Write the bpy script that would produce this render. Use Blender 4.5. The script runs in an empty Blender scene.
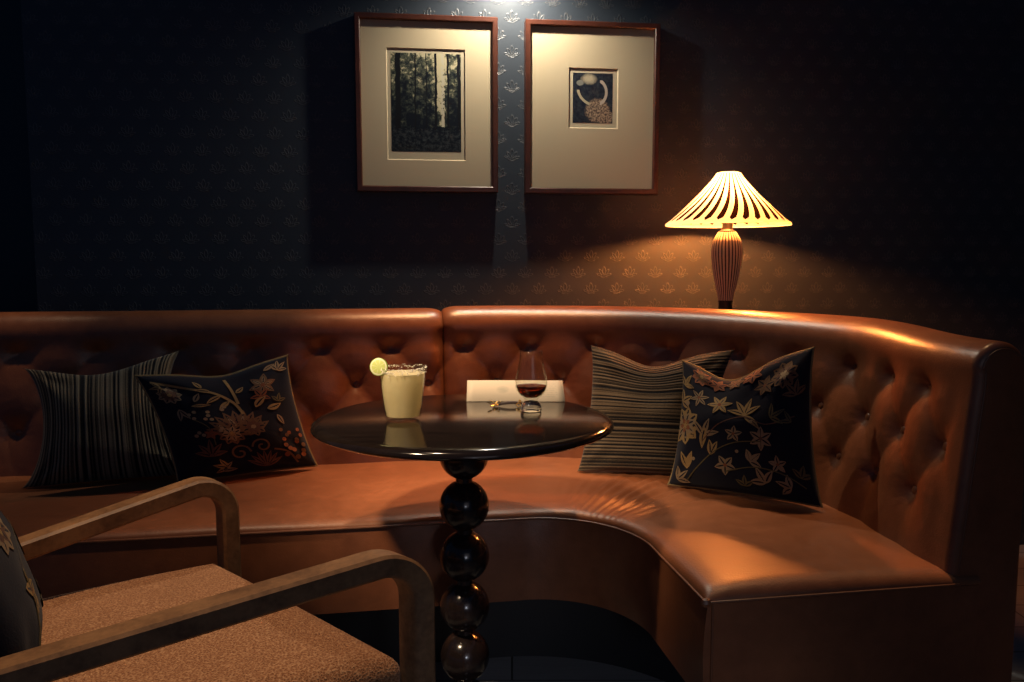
import bpy, bmesh, math, random
from mathutils import Vector, Matrix
random.seed(7)
PI = math.pi
S = bpy.context.scene
COL = S.collection
R = math.radians

# ------------------------------------------------------------------ helpers
def mesh(name, verts, faces, mats=(), parent=None, fm=None, smooth=True, uvs=None, loc=None):
    me = bpy.data.meshes.new(name)
    me.from_pydata([tuple(v) for v in verts], [], faces)
    for m in (mats if isinstance(mats, (list, tuple)) else [mats]):
        me.materials.append(m)
    if fm:
        for p, k in zip(me.polygons, fm):
            p.material_index = k
    if smooth:
        for p in me.polygons:
            p.use_smooth = True
    if uvs:
        ul = me.uv_layers.new(name='UVMap')
        for l in me.loops:
            ul.data[l.index].uv = uvs[l.vertex_index]
    me.update()
    o = bpy.data.objects.new(name, me)
    COL.objects.link(o)
    if parent is not None:
        o.parent = parent
    if loc is not None:
        o.location = loc
    return o

def fix(o):
    bm = bmesh.new(); bm.from_mesh(o.data)
    bmesh.ops.recalc_face_normals(bm, faces=bm.faces)
    bm.to_mesh(o.data); bm.free()
    return o

def sharp(o, deg=35):
    me = o.data
    bm = bmesh.new(); bm.from_mesh(me)
    bmesh.ops.recalc_face_normals(bm, faces=bm.faces)
    for e in bm.edges:
        if len(e.link_faces) == 2 and e.calc_face_angle(0) > R(deg):
            e.smooth = False
    bm.to_mesh(me); bm.free()
    return o

def bevel(o, w, seg=2):
    m = o.modifiers.new('bevel', 'BEVEL'); m.width = w; m.segments = seg
    m.limit_method = 'ANGLE'; m.angle_limit = R(40)
    return o

def empty(name, loc, rz=0, label=None, cat=None, group=None):
    o = bpy.data.objects.new(name, None); COL.objects.link(o)
    o.empty_display_size = .05
    o.location = loc; o.rotation_euler = (0, 0, rz)
    tag(o, label, cat, group)
    return o

def tag(o, label=None, cat=None, group=None, kind=None):
    if label: o['label'] = label
    if cat: o['category'] = cat
    if group: o['group'] = group
    if kind: o['kind'] = kind
    return o

class MB:
    def __init__(s): s.v, s.f, s.m = [], [], []
    def add(s, vs, fs, mi=0):
        b = len(s.v); s.v += [Vector(x) for x in vs]
        s.f += [tuple(i + b for i in f) for f in fs]; s.m += [mi] * len(fs)
    def box(s, x0, x1, y0, y1, z0, z1, mi=0):
        s.add([(x0,y0,z0),(x1,y0,z0),(x1,y1,z0),(x0,y1,z0),(x0,y0,z1),(x1,y0,z1),(x1,y1,z1),(x0,y1,z1)],
              [(0,3,2,1),(4,5,6,7),(0,1,5,4),(1,2,6,5),(2,3,7,6),(3,0,4,7)], mi)
    def lathe(s, prof, n=48, c=(0,0,0), mi=0, cap=True):
        vs, fs = [], []
        for (r, z) in prof:
            for k in range(n):
                a = 2*PI*k/n
                vs.append((c[0]+r*math.cos(a), c[1]+r*math.sin(a), c[2]+z))
        for i in range(len(prof)-1):
            for k in range(n):
                k2 = (k+1) % n
                fs.append((i*n+k, i*n+k2, (i+1)*n+k2, (i+1)*n+k))
        if cap:
            fs.append(tuple(range(n-1, -1, -1)))
            fs.append(tuple((len(prof)-1)*n+k for k in range(n)))
        s.add(vs, fs, mi)
    def tube(s, pts, rad, n=8, mi=0, closed=False):
        pts = [Vector(p) for p in pts]
        N = len(pts); vs, fs = [], []
        nrm = None
        for i, p in enumerate(pts):
            if closed: t = pts[(i+1) % N] - pts[i-1]
            else: t = pts[min(i+1, N-1)] - pts[max(i-1, 0)]
            t.normalize()
            if nrm is None:
                a = Vector((0,0,1)) if abs(t.z) < .9 else Vector((1,0,0))
                nrm = t.cross(a).normalized()
            else:
                nrm = (nrm - t*nrm.dot(t)).normalized()
            b = t.cross(nrm)
            r = rad(i/(N-1)) if callable(rad) else rad
            for k in range(n):
                a = 2*PI*k/n
                vs.append(p + nrm*(r*math.cos(a)) + b*(r*math.sin(a)))
        for i in range(N if closed else N-1):
            j = (i+1) % N
            for k in range(n):
                k2 = (k+1) % n
                fs.append((i*n+k, i*n+k2, j*n+k2, j*n+k))
        if not closed:
            fs.append(tuple(range(n-1, -1, -1)))
            fs.append(tuple((N-1)*n+k for k in range(n)))
        s.add(vs, fs, mi)
    def build(s, name, mats, parent=None, smooth=True, deg=35):
        o = mesh(name, s.v, s.f, mats, parent, s.m, smooth)
        return sharp(o, deg)

# ------------------------------------------------------------------ materials
class NT:
    """tiny node-tree helper"""
    def __init__(s, name):
        s.m = bpy.data.materials.new(name); s.m.use_nodes = True
        s.t = s.m.node_tree; s.n = s.t.nodes; s.l = s.t.links
        s.n.clear()
        s.out = s.n.new('ShaderNodeOutputMaterial')
    def node(s, typ, ins=None, **kw):
        nd = s.n.new(typ)
        for k, v in kw.items(): setattr(nd, k, v)
        for k, v in (ins or {}).items(): s.put(nd.inputs[k], v)
        return nd
    def put(s, sock, v):
        if isinstance(v, bpy.types.NodeSocket): s.l.new(v, sock)
        else: sock.default_value = v
    def math(s, op, a, b=None, c=None, clamp=False):
        nd = s.n.new('ShaderNodeMath'); nd.operation = op; nd.use_clamp = clamp
        s.put(nd.inputs[0], a)
        if b is not None: s.put(nd.inputs[1], b)
        if c is not None: s.put(nd.inputs[2], c)
        return nd.outputs[0]
    def ramp(s, fac, stops, interp='LINEAR'):
        nd = s.n.new('ShaderNodeValToRGB'); cr = nd.color_ramp; cr.interpolation = interp
        while len(cr.elements) < len(stops): cr.elements.new(.5)
        for e, (p, c) in zip(cr.elements, stops):
            e.position = p; e.color = c if len(c) == 4 else (*c, 1)
        s.put(nd.inputs[0], fac)
        return nd.outputs[0]
    def mix(s, fac, a, b):
        nd = s.n.new('ShaderNodeMix'); nd.data_type = 'RGBA'
        s.put(nd.inputs[0], fac)
        s.put(nd.inputs[6], a if isinstance(a, bpy.types.NodeSocket) else (*a, 1))
        s.put(nd.inputs[7], b if isinstance(b, bpy.types.NodeSocket) else (*b, 1))
        return nd.outputs[2]
    def noise(s, vec, scale, detail=3, rough=.55, dist=0):
        nd = s.node('ShaderNodeTexNoise', {'Scale': scale, 'Detail': detail, 'Roughness': rough, 'Distortion': dist})
        if vec is not None: s.l.new(vec, nd.inputs['Vector'])
        return nd.outputs[0]
    def obj(s): return s.node('ShaderNodeTexCoord').outputs['Object']
    def uv(s): return s.node('ShaderNodeTexCoord').outputs['UV']
    def mapping(s, vec, scale=(1,1,1), rot=(0,0,0), loc=(0,0,0)):
        nd = s.node('ShaderNodeMapping', {'Scale': scale, 'Rotation': rot, 'Location': loc})
        s.l.new(vec, nd.inputs[0]); return nd.outputs[0]
    def xyz(s, vec):
        nd = s.n.new('ShaderNodeSeparateXYZ'); s.l.new(vec, nd.inputs[0]); return nd.outputs
    def bump(s, h, strength=.3, dist=.002):
        return s.node('ShaderNodeBump', {'Height': h, 'Strength': strength, 'Distance': dist}).outputs[0]
    def bsdf(s, **kw):
        nd = s.n.new('ShaderNodeBsdfPrincipled')
        for k, v in kw.items():
            k = {'color': 'Base Color', 'rough': 'Roughness', 'metal': 'Metallic', 'normal': 'Normal', 'ior': 'IOR',
                 'trans': 'Transmission Weight', 'coat': 'Coat Weight', 'coat_rough': 'Coat Roughness', 'sheen': 'Sheen Weight',
                 'spec': 'Specular IOR Level', 'sss': 'Subsurface Weight'}.get(k, k)
            if k == 'Base Color' and not isinstance(v, bpy.types.NodeSocket): v = (*v, 1)
            s.put(nd.inputs[k], v)
        return nd.outputs[0]
    def done(s, sh):
        s.l.new(sh, s.out.inputs[0]); return s.m

def simple(name, col, rough=.5, metal=0, **kw):
    t = NT(name); return t.done(t.bsdf(color=col, rough=rough, metal=metal, **kw))

def leather(name, c0, c1, rough=.36):
    t = NT(name); o = t.obj()
    big = t.noise(o, 5, 4, .6); mid = t.noise(o, 38, 4, .6); fine = t.noise(o, 420, 2, .5)
    vor = t.node('ShaderNodeTexVoronoi', {'Scale': 260.}); t.l.new(o, vor.inputs['Vector'])
    f = t.math('ADD', t.math('MULTIPLY', big, .65), t.math('MULTIPLY', mid, .35))
    col = t.ramp(f, [(.33, c0), (.66, c1)])
    h = t.math('ADD', t.math('MULTIPLY', vor.outputs[0], .6), t.math('MULTIPLY', fine, .5))
    h2 = t.math('ADD', h, t.math('MULTIPLY', mid, 1.2))
    rg = t.math('ADD', t.math('MULTIPLY', mid, .16), rough - .08)
    return t.done(t.bsdf(color=col, rough=rg, normal=t.bump(h2, .22, .0012), spec=.5))

M = {}
M['leather'] = leather('tan leather', (.155, .053, .023), (.245, .086, .037), .33)
M['leather_seat'] = leather('tan seat leather', (.170, .059, .024), (.265, .096, .040), .42)
M['leather_trim'] = leather('tan leather welt', (.13, .046, .020), (.18, .064, .028), .45)
M['plinth'] = simple('black plinth', (.008, .008, .010), .6)

def wood(name, c0, c1, rough, axis=(1, 14, 14), bumpk=.15, coat=0, scale=6.):
    t = NT(name); o = t.mapping(t.obj(), scale=axis)
    n = t.noise(o, scale, 6, .62, .35); n2 = t.noise(o, scale*7, 3, .6)
    f = t.math('ADD', t.math('MULTIPLY', n, .7), t.math('MULTIPLY', n2, .3))
    col = t.ramp(f, [(.35, c0), (.62, c1)])
    return t.done(t.bsdf(color=col, rough=t.math('ADD', t.math('MULTIPLY', n2, .12), rough-.06), normal=t.bump(f, bumpk, .001), coat=coat, coat_rough=.1))

M['espresso'] = wood('espresso polished wood', (.005, .0035, .003), (.012, .008, .0065), .11, (1.2, 9, 9), .05)
M['ebony'] = wood('ebony lacquered wood', (.010, .007, .007), (.020, .013, .012), .17, (6, 6, 1), .04)
M['oak'] = wood('oiled oak', (.13, .060, .024), (.31, .160, .068), .5, (2.2, 2.2, 2.2), .3, scale=9.)
M['mahogany'] = wood('mahogany moulding', (.042, .011, .006), (.082, .022, .011), .36, (3, 3, 3), .1)

def boucle():
    t = NT('rust tweed upholstery'); o = t.obj()
    v = t.node('ShaderNodeTexVoronoi', {'Scale': 330.}); t.l.new(o, v.inputs['Vector'])
    n = t.noise(o, 420, 3, .7); b = t.noise(o, 9, 3, .6)
    f = t.math('ADD', t.math('MULTIPLY', v.outputs[0], .5), t.math('MULTIPLY', n, .6))
    c = t.ramp(f, [(.25, (.13, .050, .020)), (.50, (.40, .175, .075)), (.75, (.66, .36, .18))])
    c = t.mix(t.math('MULTIPLY', b, .35), c, (.16, .07, .03))
    return t.done(t.bsdf(color=c, rough=.95, normal=t.bump(f, .9, .003), sheen=.2, spec=.1))
M['tweed'] = boucle()

def ribbed(name, vert, c_dark, c_light, n=34.):
    t = NT(name); u = t.xyz(t.uv())
    x, y = (u[0], u[1]) if vert else (u[1], u[0])
    w1 = t.node('ShaderNodeTexNoise', {'W': t.math('MULTIPLY', x, n), 'Scale': 1., 'Detail': 1.}, noise_dimensions='1D').outputs[0]
    w2 = t.math('SINE', t.math('MULTIPLY', x, n*2.9*2))
    fib = t.node('ShaderNodeTexNoise', {'Scale': 60., 'Detail': 2.})
    cmb = t.node('ShaderNodeCombineXYZ', {0: t.math('MULTIPLY', x, 6.), 1: t.math('MULTIPLY', y, 1.)})
    t.l.new(cmb.outputs[0], fib.inputs['Vector'])
    f = t.math('ADD', t.math('MULTIPLY', w1, .95), t.math('MULTIPLY', w2, .13))
    f = t.math('ADD', f, t.math('MULTIPLY', t.math('SUBTRACT', fib.outputs[0], .5), .25))
    c = t.ramp(f, [(.36, c_dark), (.47, tuple(.45*b for b in c_light)), (.60, c_light)])
    return t.done(t.bsdf(color=c, rough=.92, normal=t.bump(f, .8, .004), sheen=.15, spec=.1))
M['rib_v'] = ribbed('charcoal ribbed weave upright', True, (.006, .007, .010), (.20, .165, .115), 40.)
M['rib_h'] = ribbed('charcoal ribbed weave level', False, (.006, .007, .010), (.125, .098, .066), 40.)

def velvet(name, c):
    t = NT(name); o = t.obj(); n = t.noise(o, 350, 2, .6)
    return t.done(t.bsdf(color=c, rough=.95, normal=t.bump(n, .4, .001), sheen=.08, spec=.1))
M['navy'] = velvet('midnight cotton', (.010, .012, .022))
def thread(name, c):
    t = NT(name); o = t.obj(); n = t.noise(o, 500, 2, .6)
    col = t.mix(n, tuple(.55*k for k in c), c)
    return t.done(t.bsdf(color=col, rough=.75, normal=t.bump(n, .5, .001), spec=.25))
M['th_gold'] = thread('gold thread', (.34, .23, .095))
M['th_sand'] = thread('sand thread', (.29, .215, .13))
M['th_rust'] = thread('rust thread', (.23, .08, .036))
M['th_plum'] = thread('plum thread', (.13, .065, .045))
M['th_olive'] = thread('olive thread', (.12, .10, .045))
M['th_rose'] = thread('rose brown thread', (.16, .09, .048))
M['cord'] = thread('gold cord', (.27, .20, .095))
EMB = [M['navy'], M['th_gold'], M['th_sand'], M['th_rust'], M['th_plum'], M['th_olive'], M['th_rose']]

def thin_glass(name, tint=(1, 1, 1), lo=.045):
    t = NT(name)
    tr = t.node('ShaderNodeBsdfTransparent', {'Color': (*tint, 1)})
    gl = t.node('ShaderNodeBsdfGlossy', {'Roughness': .02})
    lw = t.node('ShaderNodeLayerWeight', {'Blend': .5})
    fr = t.math('MULTIPLY', t.math('POWER', lw.outputs['Facing'], 4.), .6)
    mx = t.node('ShaderNodeMixShader', {0: t.math('ADD', fr, lo, clamp=True)})
    t.l.new(tr.outputs[0], mx.inputs[1]); t.l.new(gl.outputs[0], mx.inputs[2])
    return t.done(mx.outputs[0])
M['glass'] = thin_glass('clear glass', (.96, .97, .95))
M['glass_base'] = simple('thick clear glass', (1, .99, .96), .02, trans=1., ior=1.48)
t = NT('amber whisky')
M['whisky'] = t.done(t.bsdf(color=(.33, .055, .009), rough=.01, trans=1., ior=1.36))
t = NT('cloudy pale cocktail'); n_ = t.noise(t.obj(), 30, 3)
z_ = t.xyz(t.obj())[2]
c_ = t.ramp(n_, [(.3, (.76, .66, .42)), (.7, (.86, .78, .54))])
df = t.node('ShaderNodeBsdfDiffuse'); t.l.new(c_, df.inputs[0])
tl = t.node('ShaderNodeBsdfTranslucent'); t.l.new(c_, tl.inputs[0])
mx = t.node('ShaderNodeMixShader', {0: .5}); t.l.new(df.outputs[0], mx.inputs[1]); t.l.new(tl.outputs[0], mx.inputs[2])
M['cocktail'] = t.done(mx.outputs[0])
M['salt'] = simple('salt crystals', (.80, .74, .62), .5, sss=0.0)
M['brass'] = simple('worn brass', (.62, .40, .13), .28, 1.)
M['dark_hide'] = simple('dark brown hide', (.022, .012, .009), .4)
M['steel'] = simple('dark bronze', (.006, .004, .003), .55)

# lime: rind / pith / segments by radius and angle
t = NT('lime slice'); p = t.xyz(t.obj())
r_ = t.math('SQRT', t.math('ADD', t.math('POWER', p[0], 2.), t.math('POWER', p[2], 2.)))
a_ = t.math('ARCTAN2', p[2], p[0])
seg = t.math('ABSOLUTE', t.math('SINE', t.math('MULTIPLY', a_, 4.)))
flesh = t.mix(t.ramp(seg, [(.12, (0, 0, 0)), (.30, (1, 1, 1))]), (.62, .64, .34), (.47, .54, .16))
rr = t.math('DIVIDE', r_, .0105)
c_ = t.mix(t.ramp(rr, [(.76, (0, 0, 0)), (.80, (1, 1, 1))]), flesh, (.66, .66, .42))
c_ = t.mix(t.ramp(rr, [(.92, (0, 0, 0)), (.95, (1, 1, 1))]), c_, (.22, .34, .06))
M['lime'] = t.done(t.bsdf(color=c_, rough=.4))

# paper with faint printing
t = NT('cream menu paper'); p = t.xyz(t.uv())
lines = t.math('GREATER_THAN', t.math('SINE', t.math('MULTIPLY', p[1], 62.)), .45)
words = t.math('GREATER_THAN', t.noise(t.mapping(t.uv(), scale=(60, 10, 1)), 1., 1), .47)
area = t.math('MULTIPLY', t.math('GREATER_THAN', p[0], .66), t.math('LESS_THAN', p[0], .93))
area = t.math('MULTIPLY', area, t.math('MULTIPLY', t.math('GREATER_THAN', p[1], .2), t.math('LESS_THAN', p[1], .85)))
txt = t.math('MULTIPLY', t.math('MULTIPLY', lines, words), area)
dx = t.math('DIVIDE', t.math('SUBTRACT', p[0], .37), .075); dy = t.math('DIVIDE', t.math('SUBTRACT', p[1], .56), .20)
ell = t.math('ADD', t.math('POWER', dx, 2.), t.math('POWER', dy, 2.))
blot = t.math('MULTIPLY', t.math('SUBTRACT', 1., ell, clamp=True), t.noise(t.uv(), 14., 3))
k_ = t.math('ADD', t.math('MULTIPLY', txt, .28), t.math('MULTIPLY', blot, .8), clamp=True)
M['paper'] = t.done(t.bsdf(color=t.mix(k_, (.49, .43, .345), (.18, .22, .19)), rough=.7))

M['mat_board'] = simple('ivory mat board', (.52, .43, .29), .85, spec=.1)
M['art_paper'] = simple('print paper', (.50, .43, .30), .85, spec=.1)

def forest_art():
    t = NT('woodland print'); uv = t.uv(); p = t.xyz(uv)
    # sky light behind leaves, brightest upper middle-right
    n1 = t.noise(t.mapping(uv, scale=(1.5, 2, 1)), 5.5, 5, .7, .4)
    n2 = t.noise(t.mapping(uv, scale=(3, 4, 1)), 6., 4, .7)
    up = t.math('SUBTRACT', p[1], .12)
    g = t.math('ADD', t.math('MULTIPLY', n1, .9), t.math('MULTIPLY', n2, .45))
    g = t.math('ADD', g, t.math('MULTIPLY', up, .30))
    gx = t.math('SUBTRACT', 1., t.math('MULTIPLY', t.math('ABSOLUTE', t.math('SUBTRACT', p[0], .70)), 7.), clamp=True)
    gx = t.math('MULTIPLY', gx, t.math('GREATER_THAN', p[1], .26))
    g = t.math('ADD', g, t.math('MULTIPLY', gx, .22))
    col = t.ramp(g, [(.74, (.006, .009, .016)), (.84, (.026, .033, .032)), (.94, (.12, .125, .085)), (1.06, (.52, .46, .30))])
    # tree trunks
    wob = t.math('MULTIPLY', t.math('SUBTRACT', t.noise(t.mapping(uv, scale=(.4, 2.4, 1)), 2.2, 2), .5), .07)
    xx = t.math('ADD', p[0], wob)
    tr = None
    for (x, w) in ((.10, .038), (.345, .010), (.50, .007), (.635, .017), (.81, .015), (.965, .022)):
        k = t.math('LESS_THAN', t.math('ABSOLUTE', t.math('SUBTRACT', xx, x)), w)
        tr = k if tr is None else t.math('MAXIMUM', tr, k)
    col = t.mix(tr, col, (.007, .008, .012))
    pale = t.math('LESS_THAN', t.math('ABSOLUTE', t.math('SUBTRACT', xx, .735)), .022)
    pale = t.math('MULTIPLY', pale, t.math('GREATER_THAN', t.noise(uv, 22., 3), .43))
    pale = t.math('MULTIPLY', pale, t.math('GREATER_THAN', p[1], .25))
    col = t.mix(pale, col, (.50, .46, .34))
    # undergrowth
    fl = t.math('LESS_THAN', p[1], t.math('ADD', .10, t.math('MULTIPLY', n2, .26)))
    und = t.ramp(t.noise(t.mapping(uv, scale=(2, 3, 1)), 9., 4, .75), [(.45, (.006, .009, .016)), (.75, (.06, .07, .075))])
    col = t.mix(fl, col, und)
    return t.done(t.bsdf(color=col, rough=.8, spec=.1))
M['forest'] = forest_art()

def night_art():
    t = NT('small dark etching'); uv = t.uv(); p = t.xyz(uv)
    n1 = t.noise(uv, 9., 4, .7); n2 = t.noise(uv, 26., 3, .7)
    col = t.ramp(n1, [(.4, (.008, .011, .024)), (.72, (.035, .045, .055))])
    def blob(cx, cy, rx, ry, soft=2.5):
        a = t.math('DIVIDE', t.math('SUBTRACT', p[0], cx), rx); b = t.math('DIVIDE', t.math('SUBTRACT', p[1], cy), ry)
        e = t.math('ADD', t.math('POWER', a, 2.), t.math('POWER', b, 2.))
        e = t.math('ADD', e, t.math('MULTIPLY', t.math('SUBTRACT', n1, .5), 1.1))
        return t.math('MULTIPLY', t.math('SUBTRACT', 1., e), soft, clamp=True)
    col = t.mix(blob(.40, .88, .22, .12, 1.1), col, (.40, .36, .25))
    col = t.mix(blob(.18, .80, .10, .06), col, (.20, .20, .17))
    # speckled pale figure low right
    fig = t.math('MAXIMUM', blob(.62, .25, .33, .26), blob(.82, .12, .22, .18))
    col = t.mix(fig, col, t.ramp(n2, [(.40, (.05, .035, .035)), (.66, (.46, .33, .22))]))
    # two curved pale strokes
    def arc(cx, cy, rx, ry, w, lo, hi):
        a = t.math('DIVIDE', t.math('SUBTRACT', p[0], cx), rx); b = t.math('DIVIDE', t.math('SUBTRACT', p[1], cy), ry)
        d = t.math('ABSOLUTE', t.math('SUBTRACT', t.math('SQRT', t.math('ADD', t.math('POWER', a, 2.), t.math('POWER', b, 2.))), 1.))
        k = t.math('LESS_THAN', d, w)
        return t.math('MULTIPLY', k, t.math('MULTIPLY', t.math('GREATER_THAN', p[0], lo), t.math('LESS_THAN', p[0], hi)))
    r1 = t.math('MULTIPLY', arc(.60, .62, .24, .24, .14, .68, .95), t.math('LESS_THAN', p[1], .86))
    col = t.mix(r1, col, (.42, .36, .30))
    r2 = t.math('MULTIPLY', arc(.58, .72, .46, .36, .07, .10, .42), t.math('LESS_THAN', p[1], .66))
    col = t.mix(r2, col, (.42, .36, .24))
    return t.done(t.bsdf(color=col, rough=.8, spec=.1))
M['etching'] = night_art()

# wallpaper: staggered rows of embossed lotus motifs
def wallpaper():
    t = NT('navy embossed wallpaper'); p = t.xyz(t.obj())
    PX, PZ = .082, .0505
    row = t.math('FLOOR', t.math('DIVIDE', p[2], PZ))
    odd = t.math('MULTIPLY', t.math('MODULO', row, 2.), .5)
    odd = t.math('ABSOLUTE', odd)
    cx = t.math('ADD', t.math('DIVIDE', p[0], PX), odd)
    fx = t.math('MULTIPLY', t.math('SUBTRACT', t.math('FRACT', t.math('ADD', cx, 100.)), .5), PX)
    fz = t.math('MULTIPLY', t.math('SUBTRACT', t.math('FRACT', t.math('DIVIDE', p[2], PZ)), .5), PZ)
    m = None
    def petal(x, z, ang, a, b, w):
        nonlocal m
        c, s = math.cos(ang), math.sin(ang)
        dx = t.math('SUBTRACT', fx, x); dz = t.math('SUBTRACT', fz, z)
        u = t.math('ADD', t.math('MULTIPLY', dx, c/a), t.math('MULTIPLY', dz, s/a))
        v = t.math('ADD', t.math('MULTIPLY', dx, -s/b), t.math('MULTIPLY', dz, c/b))
        L = t.math('SQRT', t.math('ADD', t.math('MULTIPLY', u, u), t.math('MULTIPLY', v, v)))
        k = t.math('SUBTRACT', 1., t.math('DIVIDE', t.math('ABSOLUTE', t.math('SUBTRACT', L, .8)), w), clamp=True)
        m = k if m is None else t.math('MAXIMUM', m, k)
    petal(0, .005, PI/2, .0145, .0062, .30)
    petal(.0085, .0005, R(52), .0125, .0048, .32)
    petal(-.0085, .0005, R(128), .0125, .0048, .32)
    petal(.0150, -.0065, R(14), .0090, .0036, .36)
    petal(-.0150, -.0065, R(166), .0090, .0036, .36)
    petal(0, -.0135, 0, .0110, .0026, .45)
    n = t.noise(t.obj(), 90, 3); big = t.noise(t.obj(), 3, 3)
    nz = t.noise(t.obj(), 700, 1)
    wear = t.ramp(t.noise(t.obj(), 60, 3), [(.38, (.25, .25, .25)), (.6, (1, 1, 1))])
    mk = t.math('MULTIPLY', m, wear)
    base = t.mix(big, (.026, .034, .047), (.034, .045, .062))
    col = t.mix(t.math('MULTIPLY', mk, .60), base, (.11, .105, .10))
    rg = t.math('SUBTRACT', .52, t.math('MULTIPLY', m, .16))
    h = t.math('ADD', t.math('MULTIPLY', m, 1.), t.math('MULTIPLY', nz, .10))
    return t.done(t.bsdf(color=col, rough=rg, normal=t.bump(h, .5, .0016), spec=.35))
M['wallpaper'] = wallpaper()

t = NT('dark stained floor boards'); o_ = t.obj()
br = t.node('ShaderNodeTexBrick', {'Scale': 1., 'Brick Width': 1.4, 'Row Height': .14, 'Mortar Size': .0025,
    'Color1': (.33, .34, .36, 1), 'Color2': (.27, .28, .30, 1), 'Mortar': (.01, .01, .01, 1)})
t.l.new(o_, br.inputs['Vector'])
gr = t.noise(t.mapping(o_, scale=(2, 30, 1)), 3., 5, .65)
M['floor'] = t.done(t.bsdf(color=t.mix(t.math('MULTIPLY', gr, .7), br.outputs[0], (.11, .115, .12)), rough=.5, normal=t.bump(gr, .15, .001)))
M['dark_paint'] = simple('dark navy paint', (.010, .014, .024), .5)

# lamp shade: translucent cream with dark swirling tapered bands (uv: x = turn, y = 0 top .. 1 lip)
def shade_mat():
    t = NT('cream shade with dark swirls'); p = t.xyz(t.uv())
    tw = t.math('MULTIPLY', t.math('POWER', p[1], 2.6), .042)
    f = t.math('FRACT', t.math('MULTIPLY', t.math('ADD', p[0], tw), 30.))
    d = t.math('ABSOLUTE', t.math('SUBTRACT', f, .5))
    wid = t.math('MULTIPLY', t.math('SUBTRACT', p[1], .10, clamp=True), .15)
    wid = t.math('MINIMUM', t.math('ADD', wid, .16), .26)
    k = t.math('LESS_THAN', d, wid)
    k = t.math('MULTIPLY', k, t.math('LESS_THAN', t.math('ADD', p[1], t.math('MULTIPLY', d, .18)), .89))
    k = t.math('MULTIPLY', k, t.math('GREATER_THAN', p[1], .03))
    col = t.mix(k, (.93, .82, .70), (.012, .005, .003))
    df = t.node('ShaderNodeBsdfDiffuse'); t.l.new(col, df.inputs[0])
    tl = t.node('ShaderNodeBsdfTranslucent'); t.l.new(col, tl.inputs[0])
    mx = t.node('ShaderNodeMixShader', {0: .33}); t.l.new(df.outputs[0], mx.inputs[1]); t.l.new(tl.outputs[0], mx.inputs[2])
    return t.done(mx.outputs[0])
M['shade'] = shade_mat()
t = NT('striped ceramic'); p = t.xyz(t.uv())
f = t.math('FRACT', t.math('ADD', t.math('MULTIPLY', p[0], 26.), t.math('MULTIPLY', p[1], .6)))
k = t.math('LESS_THAN', t.math('ABSOLUTE', t.math('SUBTRACT', f, .5)), .20)
M['ceramic'] = t.done(t.bsdf(color=t.mix(k, (.62, .54, .40), (.035, .018, .012)), rough=.4))
t = NT('warm filament bulb')
em = t.node('ShaderNodeEmission', {'Color': (1., .275, .055, 1), 'Strength': 1280.})
M['bulb'] = t.done(em.outputs[0])

# ------------------------------------------------------------------ the room
WY = R(7.0)                       # the papered wall runs a little away to the right
WALL0 = 2.52
def wallpt(a, off=0., z=0.):      # a along the wall, off in front of it
    return Vector((a*math.cos(WY) + off*math.sin(WY), WALL0 + a*math.sin(WY) - off*math.cos(WY), z))

fl = MB(); fl.box(-3.2, 3.2, -1.6, 3.4, -.05, 0)
o = fl.build('floor', M['floor'], smooth=False); tag(o, kind='structure')
wb = MB(); wb.box(-1.372, 3.0, 0, .12, 0, 2.9)
o = wb.build('wall_back', M['wallpaper'], smooth=False); o.location = (0, WALL0, 0); o.rotation_euler = (0, 0, WY); tag(o, kind='structure')
wl = MB(); wl.box(-3.0, -1.2, .45, .57, 0, 2.9)
o = wl.build('wall_left', M['dark_paint'], smooth=False); o.location = (0, WALL0, 0); o.rotation_euler = (0, 0, WY); tag(o, kind='structure')

wr = MB(); wr.box(2.3, 2.42, -1.6, 2.86, 0, 2.9)
o = wr.build('wall_right', M['dark_paint'], smooth=False); tag(o, kind='structure')

# ------------------------------------------------------------------ the banquette
SY = R(9.5)
CE = (.29, 1.46)                  # bend centre in the sofa's own axes
cs, sn = math.cos(SY), math.sin(SY)
SLOC = Vector((CE[0]*cs - CE[1]*sn, CE[0]*sn + CE[1]*cs, 0))
REF = .75
LARC = REF*PI/2
S0, S1, S1B = -1.95, LARC + .268, LARC + .258
def P(s, r, z):                   # sweep coordinate -> sofa local
    if s > 0 and r < .32: r += .026*min(1, s/LARC)*(1 - max(0, r-.2)/.12)
    if s <= 0: return Vector((s, r, z))
    if s <= LARC:
        a = s/REF; return Vector((r*math.sin(a), r*math.cos(a), z))
    return Vector((r, -(s - LARC), z))
def T(s):                         # outward radial direction
    if s <= 0: return Vector((0, 1, 0))
    if s <= LARC:
        a = s/REF; return Vector((math.sin(a), math.cos(a), 0))
    return Vector((1, 0, 0))
sofa = empty('banquette_sofa', SLOC, SY, 'long curved tan leather banquette with button tufted back along the dark papered wall', 'sofa')

def stations(a, b, step):
    n = max(1, int(round((b-a)/step))); return [a + (b-a)*i/n for i in range(n+1)]

def sweep(sts, prof, closed=False, caps=True):
    """prof(s) -> list of (r, z)"""
    vs, fs = [], []; n = None
    for s in sts:
        pr = prof(s); n = len(pr)
        vs += [P(s, r, z) for r, z in pr]
    m = n if closed else n-1
    for i in range(len(sts)-1):
        for k in range(m):
            k2 = (k+1) % n
            fs.append((i*n+k, i*n+k2, (i+1)*n+k2, (i+1)*n+k))
    if caps:
        fs.append(tuple(range(n))[::-1]); fs.append(tuple((len(sts)-1)*n+k for k in range(n)))
    return vs, fs

sts = stations(S0, 0, .05)[:-1] + stations(0, LARC, .02)[:-1] + stations(LARC, S1, .03)
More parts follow.
